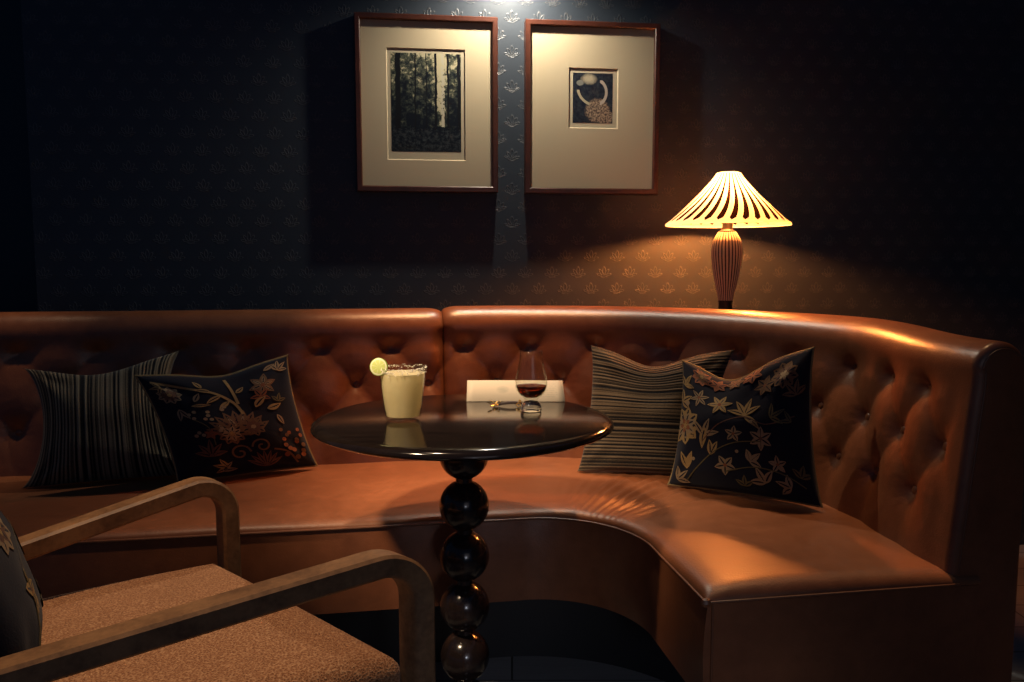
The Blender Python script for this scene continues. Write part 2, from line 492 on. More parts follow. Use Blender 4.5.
# front panel / seat box
def box_prof(s):
    pts = []
    for k in range(9):
        z = .25 + .1745*k/8
        pts.append((.2 - .006*math.sin(PI*k/8), z))
    pts += [(.71, .4245), (.71, .25)]
    return pts
v, f = sweep(sts, box_prof, True)
sharp(mesh('front_panel', v, f, M['leather'], sofa), 40)
# plinth
psts = [s for s in sts if s < S1 - .12] + [S1 - .12]
v, f = sweep(psts, lambda s: [(.45, 0), (.45, .252), (.74, .252), (.74, 0)], True)
sharp(mesh('plinth', v, f, M['plinth'], sofa), 40)
# seat cushion top, softly crowned, with gathers where it turns the corner
def seat_prof(s):
    base = [(.197, .428), (.1978, .4325), (.2005, .4365), (.2055, .4402), (.213, .4432), (.223, .4455), (.236, .4465)]
    rr = [.236 + (.715-.236)*k/40 for k in range(1, 41)]
    for r in rr:
        q = (r-.2)/.5
        z = .4465 + .006*math.sin(PI*min(1, q*1.0)) - .012*max(0, q-.5)**1.5
        base.append((r, z))
    d = S1 - s
    e = math.sqrt(max(0, 1-(1-min(1, d/.040))**2))
    a = s/REF if 0 < s < LARC else None
    out = []
    for (r, z) in base:
        if a is not None:
            deg = math.degrees(a); q = (r-.2)/.5
            w = math.exp(-((deg-46)/15)**2)*math.exp(-((q-.42)/.27)**2)
            z += .0036*w*math.sin(deg*1.62 + 2.5*math.sin(q*4) + .5*math.sin(deg*.7))
            w2 = math.exp(-((deg-62)/20)**2)*math.exp(-((q-.6)/.3)**2)
            z += .003*w2*math.sin(deg*.55+q*3)
        z += .0016*math.sin(s*9.3+r*5)*math.sin(s*4.1-r*13)
        out.append((r, .428 + (z-.428)*e))
    return out + [(.715, .4255), (.21, .4255)]
ssts = stations(S0, 0, .02)[:-1] + stations(0, LARC, .0065)[:-1] + stations(LARC, S1-.04, .01) + [S1-.04+.04*math.sin(PI/2*k/12) for k in range(1, 13)]
v, f = sweep(ssts, seat_prof, True)
sharp(mesh('seat', v, f, M['leather_seat'], sofa), 50)
# welt along the seat's front edge and round its end
b = MB()
edge = [P(s, .1965, .4285) for s in sts] + [P(S1, r, .4285) + Vector((0, -.0025, 0)) for r in (.1965, .3, .42, .55, .672)]
b.tube(edge, .0026, 8)
b.tube([P(S1, .211, z) + Vector((0, -.001, 0)) for z in (.252, .31, .37, .428)], .0022, 8)
kn = P(S1, .197, .428)
b.add([kn+Vector((.009*math.cos(a)*math.sin(t_), .007*math.sin(a)*math.sin(t_)-.001, .008*math.cos(t_))) for t_ in (.01, .8, 1.57, 2.3, 3.13) for a in [2*PI*k/10 for k in range(10)]],
      [(i*10+k, i*10+(k+1) % 10, (i+1)*10+(k+1) % 10, (i+1)*10+k) for i in range(4) for k in range(10)])
b.build('piping', M['leather_trim'], sofa)

# --- tufted backrests
ROW0 = [-1.92, -1.74, -1.56, -1.365, -1.17, -.98, -.792, -.610, -.435, -.249, -.052, .124, .307, .503, .695, .855, 1.013, 1.149, 1.288, 1.43, 1.57, 1.71]
def uof(s):
    if s <= ROW0[0]: return (s-ROW0[0])/.18
    for i in range(len(ROW0)-1):
        if s <= ROW0[i+1]: return i + (s-ROW0[i])/(ROW0[i+1]-ROW0[i])
    return len(ROW0)-1 + (s-ROW0[-1])/.14
def sof(u):
    i = int(math.floor(u)); i = max(0, min(len(ROW0)-2, i)); return ROW0[i] + (u-i)*(ROW0[i+1]-ROW0[i])
ZR, DZ = .742, .0985
def r0(z): return .69 + .2*(z-.42) + .014
BUT = []
for i, s in enumerate(ROW0):
    BUT.append((s, ZR)); BUT.append((s, ZR-2*DZ))
    if i < len(ROW0)-1: BUT.append((sof(i+.5), ZR-DZ))
SEAM = -.108
def puff(s, z):
    w = (ZR - z)/DZ; u = uof(s)
    if 0 <= w <= 2: a, bb = u + w/2, u - w/2
    elif w < 0: a = bb = u
    else: a, bb = u+1, u-1
    sa = math.sqrt(math.sin(PI*a)**2 + .010); sb = math.sqrt(math.sin(PI*bb)**2 + .010)
    h = min(1, (sa*sb))**.5
    if w < 0:
        k = max(0, 1 + w/.95); k = k*k*(3-2*k)
        h = 1 - (1-h)*k
    if w > 2:
        k = max(0, 1 - (w-2)/2.0); h = 1 - (1-h)*k
    hh = .0105*h + .0175
    for (bs, bz) in near(s, z):
        ds, dz = s-bs, z-bz
        d2 = ds*ds + dz*dz
        if d2 < .0064:
            hh -= .0125*math.exp(-(d2/.0013)**.75) + .0045*math.exp(-d2/.00022)
            ph = math.atan2(dz, ds)
            hh += .0009*math.sin(13*ph)*math.exp(-((math.sqrt(d2)-.026)/.014)**2)
    k = max(0., min(1., (s-(S1B-.085))/.06)); k = k*k*(3-2*k)
    hh = hh*(1-k) + .026*k
    return hh
def near(s, z): return [q for q in BUT if abs(q[0]-s) < .08 and abs(q[1]-z) < .08]

def backrest(a, b, endr_a, endr_b, ztop):
    n_front = 72; zc = ztop - .058; rc = .806
    def prof(s):
        da, db = s-a, b-s
        tp = max(0., min(1., (s-.95)/.45)); tp = tp*tp*(3-2*tp)
        q = 0.
        for d, e in ((da, endr_a), (db, endr_b)):
            if e and d < e: q = max(q, 1 - math.sqrt(max(0, 1-(1-d/e)**2)))
        pts = []
        for k in range(n_front+1):
            z = .36 + (zc-.36)*k/n_front
            r = r0(z) - puff(s, z) - .10*tp*max(0, z-.42)
            w = max(0, min(1, (z-(zc-.06))/.06)); w = w*w*(3-2*w)
            r = r*(1-w) + (rc-.060-.034*tp)*w
            pts.append((r + .020*q - .020*tp, z))
        for k in range(1, 25):
            t_ = PI - PI*k/24
            rr = .060 - .014*q - .010*tp
            pts.append((rc - .064*tp + rr*math.cos(t_)*(1 if math.cos(t_) < 0 else .95), zc + (.058-.014*q-.010*tp)*math.sin(t_)))
        pts += [(rc+.057-.07*tp, zc-.2), (rc+.057-.07*tp, .05), (.70, .05)]
        return pts
    st = [a + .0001]
    s = a
    while s < b - .0001:
        d = min(s-a, b-s); step = .0025 if d < .03 else .006
        if s < -1.35: step = .012
        s = min(b, s + step); st.append(min(s, b-.0001))
    v, f = sweep(st, prof, True)
    o = sharp(mesh('backrest', v, f, M['leather'], sofa), 60)
    for (bs, bz) in BUT:
        if not (a+.02 < bs < b-.02) or bs < -1.45: continue
        tp = max(0., min(1., (bs-.95)/.45)); tp = tp*tp*(3-2*tp)
        r = r0(bz) - puff(bs, bz) - .0015 - .020*tp - .10*tp*max(0, bz-.42)
        c = P(bs, r, bz); nrm = (-T(bs) + Vector((0, 0, .2))).normalized()
        tx = nrm.cross(Vector((0, 0, 1))).normalized(); ty = tx.cross(nrm)
        vs, fs = [], []
        for i in range(6):
            t_ = i/5*PI/2; rad = .0098*math.cos(t_*.999); hgt = .0052*math.sin(t_) - .0015
            for k in range(16):
                a_ = 2*PI*k/16
                vs.append(c + tx*(rad*math.cos(a_)) + ty*(rad*math.sin(a_)) + nrm*hgt)
        for i in range(5):
            for k in range(16):
                k2 = (k+1) % 16
                fs.append((i*16+k, i*16+k2, (i+1)*16+k2, (i+1)*16+k))
        fs.append(tuple(5*16+k for k in range(16)))
        fix(mesh('button', vs, fs, M['leather'], o))
    return o, prof
backrest(S0, SEAM, 0, .045, .841)
br_o, br_prof = backrest(SEAM, S1B, .045, .014, .846)
pp = br_prof(S1B-.0001)
b = MB(); b.tube([P(S1B-.001, r, z) for r, z in pp[14:92]], .0022, 8); b.build('piping', M['leather_trim'], sofa)

# dark ledge between the banquette and the wall, carrying the lamp
LZ = .802
b = MB(); top = []
icos, isin = math.cos(-SY), math.sin(-SY)
def sofa_world(s, r, z):
    q = P(s, r, z); return Vector((SLOC.x + q.x*cs - q.y*sn, SLOC.y + q.x*sn + q.y*cs, z))
inner = [sofa_world(s, .880, 0) for s in stations(-1.2, LARC*.72, .04)]
outer = []
for q in inner:
    # the wall point straight along the wall's normal, clamped to the wall's run
    a = q.x*math.cos(WY) + (q.y-WALL0)*math.sin(WY)
    outer.append(a)
amax = .93
outer = [wallpt(min(amax, -1.0 + (amax+1.0)*i/(len(inner)-1)), .004) for i in range(len(inner))]
n = len(inner); vs, fs = [], []
for z in (LZ-.03, LZ):
    vs += [Vector((q.x, q.y, z)) for q in inner] + [Vector((q.x, q.y, z)) for q in outer]
for i in range(n-1):
    fs += [(i, i+1, n+i+1, n+i), (2*n+i, 2*n+i+1, 3*n+i+1, 3*n+i), (i, i+1, 2*n+i+1, 2*n+i), (n+i, n+i+1, 3*n+i+1, 3*n+i)]
fs += [(0, n, 3*n, 2*n), (n-1, 2*n-1, 4*n-1, 3*n-1)]
o = sharp(mesh('trim_1', vs, fs, M['dark_paint'], None, None, False)); tag(o, kind='structure')

# ------------------------------------------------------------------ cushions
def cushion(name, BL, BR, TR, TL, th, chop, cmat, parent, piping=None, n=44, uc=.5, sag=(.07, .07), flowers=None, seed=1, chopw=.22, wr=.004, loc=None):
    BL, BR, TR, TL = map(Vector, (BL, BR, TR, TL))
    ctr = (BL+BR+TR+TL)/4
    nrm = ((BR-BL)+(TR-TL)).cross((TL-BL)+(TR-BR)).normalized()   # faces the viewer
    eu = ((BR-BL)+(TR-TL))/2; ev = ((TL-BL)+(TR-BR))/2
    rg = random.Random(seed); ph = [rg.uniform(0, 6.28) for _ in range(8)]
    def mid(u, v):
        sx = sag[0]*max(0, math.sin(PI*v))**.6; sy = sag[1]*max(0, math.sin(PI*u))**.6
        uu = .5 + (u-.5)*(1-sx*abs(2*u-1)**1.0)
        vv = .5 + (v-.5)*(1-(sy if v > .5 else sy*.35))
        g = math.exp(-((u-uc)/chopw)**2)
        vv -= chop*g*max(0, v-.35)/.65*max(0, v-.35)/.65
        p = BL*(1-uu)*(1-vv) + BR*uu*(1-vv) + TR*uu*vv + TL*(1-uu)*vv
        return p, g
    def thick(u, v, g):
        a = max(0, 1-(2*u-1)**2); c = max(0, 1-(2*v-1)**2)
        t_ = th*(a*c)**.42
        t_ *= 1 - .35*g*max(0, v-.5)*2
        return t_
    def front(u, v, off=0.):
        p, g = mid(u, v)
        w = wr*(math.sin(7*u+5*v+ph[0])*math.sin(9*v-3*u+ph[1]) + .6*math.sin(17*u-8*v+ph[2])*math.sin(6*v+ph[3]))
        e = min(1, 8*min(u, 1-u, v, 1-v))
        # creases running in from the pinched corners
        cr = 0
        for (cu, cv) in ((0, 1), (1, 1), (0, 0), (1, 0)):
            du, dv = u-cu, v-cv; d = math.hypot(du, dv)
            an = math.atan2(dv, du)
            cr += .0035*math.sin(9*an+ph[4])*math.exp(-((d-.22)/.13)**2)
        return p + nrm*(thick(u, v, g) + (w+cr)*e + off)
    def back(u, v):
        p, g = mid(u, v); return p - nrm*thick(u, v, g)*.8
    L = Vector(loc) if loc else Vector((BL+BR)/2)
    L.z = min(BL.z, BR.z)
    vs, fs, uvs, fm = [], [], [], []
    idx = {}
    for side in (0, 1):
        for i in range(n+1):
            for j in range(n+1):
                # denser towards the edges
                u = .5 - .5*math.cos(PI*i/n); v = .5 - .5*math.cos(PI*j/n)
                if side == 1 and (i in (0, n) or j in (0, n)):
                    idx[(1, i, j)] = idx[(0, i, j)]; continue
                idx[(side, i, j)] = len(vs)
                vs.append((front(u, v) if side == 0 else back(u, v)) - L); uvs.append((u, v))
        for i in range(n):
            for j in range(n):
                q = [idx[(side, i, j)], idx[(side, i+1, j)], idx[(side, i+1, j+1)], idx[(side, i, j+1)]]
                fs.append(tuple(q) if side == 0 else tuple(q[::-1])); fm.append(0)
    mats = [cmat]
    if flowers:
        mats = flowers['mats']
        W, Hh = eu.length, ev.length
        for poly, mi, off in flowers['polys']:
            # poly: strip of (left,right) pairs in uv
            base = len(vs)
            for (pa, pb) in poly:
                for q in (pa, ((pa[0]+pb[0])/2, (pa[1]+pb[1])/2), pb):
                    u = min(.985, max(.015, q[0])); v = min(.985, max(.015, q[1]))
                    vs.append(front(u, v, off) - L); uvs.append((u, v))
            for k in range(len(poly)-1):
                for h in (0, 1):
                    fs.append((base+3*k+h, base+3*k+h+1, base+3*k+4+h, base+3*k+3+h)); fm.append(mi)
    o = mesh('cover' if parent else name, vs, fs, mats, parent, fm, True, uvs)
    if not parent: o.location = L
    if piping:
        b = MB(); pts = []
        q = 40
        for k in range(q): pts.append(front(k/q, 0))
        for k in range(q): pts.append(front(1, k/q))
        for k in range(q): pts.append(front(1-k/q, 1))
        for k in range(q): pts.append(front(0, 1-k/q))
        b.tube([p-L for p in pts], .0034, 8, closed=True)
        b.build('piping', piping, o)
    return o

# --- embroidery: petals, leaves and stems as narrow strips in cushion coordinates
class Flora:
    def __init__(s, asp=1.): s.p = []; s.asp = asp; s.o = .0012
    def strip(s, pairs, mi):
        s.o += .000004; s.p.append((pairs, mi, s.o))
    def petal(s, x, y, ang, L, w, mi, bend=0., n=7, tip=.85):
        prs = []
        for k in range(n+1):
            q = k/n; a = ang + bend*q
            cx = x + L*q*math.cos(ang + bend*q*.5); cy = y + L*q*math.sin(ang + bend*q*.5)*s.asp
            ww = w*math.sin(PI*min(.999, q**tip*.96+.03))
            nx, ny = -math.sin(a)*ww, math.cos(a)*ww*s.asp
            prs.append(((cx+nx, cy+ny), (cx-nx, cy-ny)))
        s.strip(prs[::-1], mi)
        if L > .05 and w > .008:
            m = len(prs); inn = []
            for k in range(1, m-1):
                (a, b), g = prs[k], .24
                c = ((a[0]+b[0])/2, (a[1]+b[1])/2)
                inn.append(((c[0]+(a[0]-c[0])*g, c[1]+(a[1]-c[1])*g), (c[0]+(b[0]-c[0])*g, c[1]+(b[1]-c[1])*g)))
            s.strip(inn[::-1], 0)
    def vein_petal(s, x, y, ang, L, w, mi, inner, bend=0.):
        s.petal(x, y, ang, L, w, mi, bend)
        s.petal(x+.12*L*math.cos(ang), y+.12*L*math.sin(ang)*s.asp, ang, L*.66, w*.42, inner, bend)
    def dot(s, x, y, r, mi):
        n = 6
        prs = []
        for k in range(n+1):
            t_ = -PI/2 + PI*k/n
            prs.append(((x - r*math.cos(t_), y + r*math.sin(t_)*s.asp), (x + r*math.cos(t_), y + r*math.sin(t_)*s.asp)))
        s.strip([(a, b) for a, b in prs], mi)
    def stem(s, pts, w, mi):
        # smooth curve through pts
        P_ = pts; out = []
        for i in range(len(P_)-1):
            p0 = P_[max(0, i-1)]; p1 = P_[i]; p2 = P_[i+1]; p3 = P_[min(len(P_)-1, i+2)]
            for k in range(6):
                t_ = k/6
                out.append(tuple(.5*((2*p1[c]) + (-p0[c]+p2[c])*t_ + (2*p0[c]-5*p1[c]+4*p2[c]-p3[c])*t_*t_ + (-p0[c]+3*p1[c]-3*p2[c]+p3[c])*t_**3) for c in (0, 1)))
        out.append(P_[-1])
        prs = []
        for i, p in enumerate(out):
            q0 = out[max(0, i-1)]; q1 = out[min(len(out)-1, i+1)]
            dx, dy = q1[0]-q0[0], q1[1]-q0[1]; l = math.hypot(dx, dy) or 1
            prs.append(((p[0]-dy/l*w, p[1]+dx/l*w), (p[0]+dy/l*w, p[1]-dx/l*w)))
        s.strip(prs[::-1], mi)
    def star(s, x, y, r, mi, n=5, rot=0., w=.24, inner=None, eye=3):
        for k in range(n):
            a = rot + 2*PI*k/n
            if inner: s.vein_petal(x, y, a, r, r*w, mi, inner)
            else: s.petal(x, y, a, r, r*w, mi)
        s.dot(x, y, r*.16, eye)
    def rose(s, x, y, r, mis, rings=3, rot=0.):
        for j in range(rings):
            rr = r*(1-.30*j); n = 9-2*j
            for k in range(n):
                a = rot + j*.4 + 2*PI*k/n
                s.petal(x+rr*.25*math.cos(a), y+rr*.25*math.sin(a)*s.asp, a, rr*.75, rr*.30, mis[j % len(mis)], 0, 5, .9)
        s.dot(x, y, r*.2, mis[-1])
    def spiral(s, x, y, r, mi, turns=1.3, rot=0., sg=1):
        pts = []
        for k in range(14):
            q = k/13; a = rot + sg*turns*2*PI*q; rr = r*(1-.85*q)
            pts.append((x+rr*math.cos(a), y+rr*math.sin(a)*s.asp))
        s.stem(pts, r*.10, mi)
    def spray(s, x, y, ang, L, mi, n=3, spread=.7, w=.16):
        for k in range(n):
            a = ang + spread*(k-(n-1)/2)
            s.petal(x, y, a, L*(1-.12*abs(k-(n-1)/2)), L*w, mi, .35*(k-(n-1)/2))

G, SA, RU, PL, OL, RO = 1, 2, 3, 4, 5, 6
# right-hand cushion: scattered stars and buds, big gold rose at its left edge
fr = Flora()
fr.rose(.10, .47, .15, [G, SA, RU, G], 3)
fr.star(.21, .72, .085, SA, 6, .3, .19, None, RU)
fr.star(.385, .68, .098, G, 6, .1, .21, SA, RU)
fr.spray(.57, .57, R(95), .16, G, 4, .55, .13)
fr.petal(.56, .57, R(-28), .16, .022, G, -.5)
fr.spray(.27, .40, R(70), .15, SA, 3, .8, .15); fr.petal(.29, .46, R(-110), .16, .028, G, .4)
fr.star(.685, .40, .085, SA, 6, .5, .26, None, PL)
fr.star(.50, .425, .062, SA, 5, .2, .28)
fr.spray(.335, .26, R(80), .12, G, 2, .4, .2)
fr.star(.44, .195, .075, SA, 5, .9, .30, None, RU)
fr.spray(.60, .235, R(40), .10, SA, 3, .9, .22)
fr.star(.79, .235, .062, SA, 5, .4, .27)
fr.spray(.15, .14, R(95), .15, G, 2, .5, .16); fr.spray(.07, .05, R(40), .12, SA, 3, .7, .18)
fr.spray(.70, .10, R(120), .12, SA, 3, .9, .2); fr.spray(.86, .09, R(160), .10, SA, 3, .8, .2)
fr.spray(.93, .16, R(75), .09, OL, 3, .8, .2); fr.spray(.56, .06, R(90), .08, OL, 3, .8, .2)
fr.spray(.04, .66, R(30), .12, G, 3, .9, .2); fr.spray(.05, .80, R(60), .12, G, 3, .9, .18)
fr.spray(.75, .55, R(30), .12, OL, 3, .8, .14); fr.spray(.90, .52, R(150), .10, OL, 2, .8, .14)
fr.dot(.105, .655, .022, SA); fr.dot(.20, .22, .014, SA); fr.dot(.52, .30, .012, SA); fr.dot(.62, .52, .012, SA)
fr.stem([(.27, .36), (.40, .50), (.56, .56), (.72, .50), (.92, .56)], .004, PL)
fr.stem([(.15, .05), (.33, .26), (.50, .36), (.69, .38)], .004, OL)
fr.stem([(.44, .15), (.62, .20), (.80, .18), (.95, .10)], .004, OL)
fr.rose(.84, .85, .10, [RO, PL, SA], 3, .5); fr.star(.70, .80, .08, RO, 6, .2, .28); fr.spray(.93, .70, R(110), .12, RO, 4, .6, .16)
fr.rose(.20, .93, .09, [RU, RO, G], 2); fr.star(.34, .90, .08, RU, 6, .3, .3); fr.star(.47, .92, .07, RO, 6, .1, .3); fr.star(.60, .93, .08, RU, 6, .6, .3)
# left-hand cushion: big rose-brown bloom, gold leaves, berries
flw = Flora()
for k in range(9):
    a = R(20 + 17*k); flw.vein_petal(.50, .36, a, .24, .042, RO, SA if k % 2 else PL, .1)
flw.rose(.44, .38, .10, [RO, SA, G], 2)
flw.rose(.60, .42, .09, [RO, PL, SA], 2)
flw.spiral(.46, .20, .075, RO, 1.3, 0); flw.spiral(.62, .24, .07, RO, 1.3, PI, -1)
flw.stem([(.05, .93), (.25, .86), (.42, .80), (.52, .68), (.56, .55)], .011, G)
flw.stem([(.52, .95), (.54, .80), (.55, .66)], .010, G)
for (x, y, a, L) in ((.40, .82, 160, .10), (.46, .77, 205, .14), (.50, .70, 215, .12), (.35, .86, 110, .08), (.56, .78, 30, .08)):
    flw.petal(x, y, R(a), L, .020, G, .3)
flw.rose(.13, .80, .085, [SA, PL, G], 2); flw.spray(.15, .66, R(-80), .12, SA, 2, .5, .16); flw.spray(.10, .88, R(190), .08, G, 3, .8, .18)
flw.petal(.27, .72, R(60), .10, .020, SA); flw.petal(.24, .68, R(0), .13, .016, G)
flw.star(.76, .80, .11, RO, 6, .2, .26, SA, RU); flw.star(.72, .70, .08, RU, 5, .7, .26)
flw.spray(.90, .90, R(60), .10, SA, 4, .6, .18); flw.petal(.80, .93, R(20), .10, .02, SA)
flw.petal(.66, .60, R(60), .13, .03, G, -.6); flw.petal(.74, .57, R(0), .12, .028, G, .5); flw.petal(.80, .50, R(-70), .10, .02, SA)
flw.spray(.84, .62, R(70), .08, OL, 3, .8, .2)
for (x, y) in ((.20, .60), (.225, .56), (.24, .62), (.30, .545), (.325, .575), (.34, .535), (.33, .61), (.20, .40), (.225, .425), (.25, .40), (.37, .42), (.40, .40), (.385, .44), (.43, .62), (.45, .645)):
    flw.dot(x, y, .015, SA)
flw.star(.30, .40, .05, RU, 5, 0, .3); flw.stem([(.22, .55), (.30, .46), (.31, .30)], .004, OL)
flw.spray(.26, .20, R(85), .16, PL, 5, .45, .14); flw.spray(.36, .08, R(160), .12, G, 3, .5, .16); flw.spray(.30, .06, R(20), .12, SA, 2, .5, .16)
for k in range(7): flw.petal(.62, .05, R(30+20*k), .15, .018, PL)
flw.stem([(.70, .20), (.80, .16), (.86, .05)], .008, RO)
for k in range(16):
    flw.dot(.84 + .10*math.sin(k*2.4)*.8 + .03, .10 + .26*(k/15), .022 - .006*(k/15), RU if k % 3 else RO)

cushion('throw_pillow', (-1.128, 1.838, .450), (-.765, 1.960, .450), (-.828, 2.045, .750), (-1.156, 1.917, .722), .060, .085, M['rib_v'], None,
        None, uc=.45, seed=3, sag=(.26, .10), chopw=.30)
tag(bpy.data.objects['throw_pillow'], 'charcoal and grey pillow with upright ribbed stripes at the left end of the banquette', 'pillow')
o2 = cushion('throw_pillow', (-.773, 1.856, .4565), (-.492, 2.030, .4565), (-.560, 2.030, .736), (-.872, 1.880, .706), .060, .07, M['navy'], None,
        M['cord'], uc=.52, seed=5, sag=(.09, .08), flowers={'mats': EMB, 'polys': flw.p}, chopw=.24)
tag(o2, 'navy floral pillow with a large rose brown bloom, leaning on the upright striped pillow', 'pillow')
o3 = cushion('throw_pillow', (.160, 1.982, .453), (.4716, 1.937, .453), (.536, 1.955, .760), (.2, 2.088, .758), .060, .125, M['rib_h'], None,
        None, uc=.47, seed=8, sag=(.11, .07), chopw=.25)
tag(o3, 'charcoal and grey pillow with level ribbed stripes, behind the round table edge', 'pillow')
o4 = cushion('throw_pillow', (.360, 1.848, .4580), (.649, 1.674, .4580), (.640, 1.728, .788), (.402, 1.918, .740), .062, .15, M['navy'], None,
        M['cord'], uc=.40, seed=11, sag=(.10, .09), flowers={'mats': EMB, 'polys': fr.p}, chopw=.26)
tag(o4, 'navy pillow with scattered gold star flowers below the lit table lamp', 'pillow')

# ------------------------------------------------------------------ round table
TC = Vector((-.09, 1.506, 0)); TZ = .6815
tb = empty('pedestal_table', TC, 0, 'small round dark polished table on a stacked ball pedestal', 'table')
prof = [(.0, -.034), (.12, -.034), (.20, -.030), (.248, -.0275), (.264, -.0245), (.2735, -.0190), (.2775, -.0135), (.2770, -.0085), (.2725, -.0040), (.265, -.0012), (.256, 0), (.0, 0)]
b = MB(); b.lathe([(max(r, .0005), TZ+z*(.80 if z < -.014 else .9)) for r, z in prof], 128); b.build('tabletop', M['espresso'], tb, deg=50)
b = MB(); pr = []
pr = [(.001, TZ-.034), (.052, TZ-.034), (.052, TZ-.040)]
RB, PITCH = .0470, .0982
zc = .611
prof = [(.040, TZ-.0270), (.044, TZ-.040)]
cz = zc; k = 0
while cz > .06:
    for j in range(13):
        a = PI/2*.78 - PI*.78*j/12
        r, z = RB*math.cos(a), cz + RB*math.sin(a)*1.02
        if z < TZ-.041: prof.append((max(r, .014), z))
    cz -= PITCH
prof += [(.02, .052)]
b.lathe(prof, 64); b.build('pedestal', M['ebony'], tb, deg=60)
b = MB(); b.lathe([(.001, .052), (.03, .052), (.06, .046), (.12, .028), (.165, .016), (.172, .010), (.172, 0), (.001, 0)], 72); b.build('base', M['ebony'], tb, deg=40)

# ------------------------------------------------------------------ tumbler cocktail
GC = Vector((-.198, 1.470, TZ+.0003))
cg = empty('cocktail_glass', GC, 0, 'short tumbler of cloudy pale cocktail with a salted rim on the table', 'glass')
cg.scale = (1.13, 1.13, 1.06)
b = MB(); b.lathe([(.001, .0), (.0245, .0), (.0268, .002), (.0282, .006), (.0318, .030), (.0352, .060), (.0375, .086), (.0379, .0915), (.0372, .0925), (.0364, .0915), (.0361, .086),
                   (.0338, .060), (.0304, .030), (.0270, .0085), (.001, .0085)], 64); b.build('bowl', M['glass'], cg, deg=60)
b = MB(); b.lathe([(.001, .0092), (.0262, .0092), (.0297, .030), (.0331, .060), (.0352, .0815), (.0350, .0822), (.001, .0822)], 64); b.build('drink', M['cocktail'], cg, deg=40)
b = MB(); rg = random.Random(4)
for k in range(420):
    a = rg.uniform(0, 2*PI)
    if math.cos(a-R(235)) < -.3 and rg.random() < .6: continue
    dz = abs(rg.gauss(0, .0055)); z = .0925 - dz; rad = .0383 - .010*dz
    s_ = rg.uniform(.0006, .0015)
    c = Vector((rad*math.cos(a), rad*math.sin(a), z+.0004))
    vs = [c + Vector((rg.uniform(.6, 1.2)*s_*x, rg.uniform(.6, 1.2)*s_*y, rg.uniform(.6, 1.2)*s_*zz)) for x, y, zz in ((1,0,0),(-1,0,0),(0,1,0),(0,-1,0),(0,0,1),(0,0,-1))]
    b.add(vs, [(0,2,4),(2,1,4),(1,3,4),(3,0,4),(2,0,5),(1,2,5),(3,1,5),(0,3,5)])
o = b.build('salt_rim', M['salt'], cg, smooth=False); o['kind'] = 'stuff'
# lime wheel perched on the rim
b = MB(); n = 40; vs = []; fs = []
for y, r in ((-.0022, .0098), (-.0017, .0105), (.0017, .0105), (.0022, .0098)):
    vs += [(r*math.cos(2*PI*k/n), y, r*math.sin(2*PI*k/n)) for k in range(n)]
for i in range(3):
    for k in range(n): fs.append((i*n+k, i*n+(k+1) % n, (i+1)*n+(k+1) % n, (i+1)*n+k))
fs += [tuple(range(n)), tuple(3*n+k for k in range(n))[::-1]]
o = sharp(mesh('lime_wheel', vs, fs, M['lime']), 40); o.location = (-.2370, 1.448, TZ+.1010); o.rotation_euler = (R(-8), R(12), R(-8)); o.scale = (1.52, 1.2, 1.52)
fix(o); tag(o, 'thin lime wheel perched on the rim of the cocktail tumbler', 'lime slice')

# ------------------------------------------------------------------ whisky nosing glass
WC = Vector((.037, 1.564, TZ+.0003))
wg = empty('whisky_glass', WC, 0, 'tulip shaped nosing glass holding amber whisky on the table', 'glass')
wg.scale = (1.06, 1.06, 1.03)
b = MB(); b.lathe([(.001, 0), (.0187, 0), (.0194, .0022), (.0192, .0082), (.0172, .0146), (.0124, .0192), (.0112, .0218), (.0135, .0245), (.0200, .0300), (.0262, .0380), (.0292, .0470), (.0298, .0540), (.0286, .0640), (.0258, .0760), (.0228, .0900), (.0212, .1020), (.0208, .1130),
      (.0201, .1134), (.0198, .1125), (.0201, .1020), (.0216, .0900), (.0246, .0760), (.0274, .0640), (.0286, .0540), (.0280, .0470), (.0250, .0380), (.0188, .0305), (.0120, .0262), (.001, .0255)], 64)
b.build('bowl', M['glass'], wg, deg=70)
b = MB(); b.lathe([(.001, .0008), (.0180, .0008), (.0186, .0024), (.0184, .0080), (.0165, .0140), (.0118, .0185), (.001, .0205)], 48); b.build('foot', M['glass_base'], wg, deg=60)
b = MB(); b.lathe([(.001, .0262), (.0116, .0268), (.0184, .0310), (.0246, .0385), (.0275, .0470), (.0276, .0478), (.001, .0478)], 64); b.build('whisky', M['whisky'], wg, deg=50)

# ------------------------------------------------------------------ folded menu card
vs, fs, uvs = [], [], []
W0, W1 = -.0935, .1095
y0, hgt = 1.668, .0390
n = 14
for k, (yy, zz) in enumerate(((0, 0), (.030, hgt), (.0312, hgt+.0003), (.064, 0))):
    for i in range(n+1):
        q = i/n; x = W0 + (W1-W0)*q
        if k in (1, 2): x = W0 + (W1-.004-W0)*q
        vs.append((x, yy + .0012*math.sin(q*5), zz)); uvs.append((q, min(1, zz/hgt)))
for k in range(3):
    for i in range(n):
        fs.append((k*(n+1)+i, k*(n+1)+i+1, (k+1)*(n+1)+i+1, (k+1)*(n+1)+i))
o = mesh('menu_card', vs, fs, M['paper'], None, None, True, uvs); o.location = (0, y0, TZ+.0008)
m_ = o.modifiers.new('thickness', 'SOLIDIFY'); m_.thickness = .0009; m_.offset = -1
sharp(o, 40)
tag(o, 'cream folded menu card standing behind the whisky glass', 'menu')

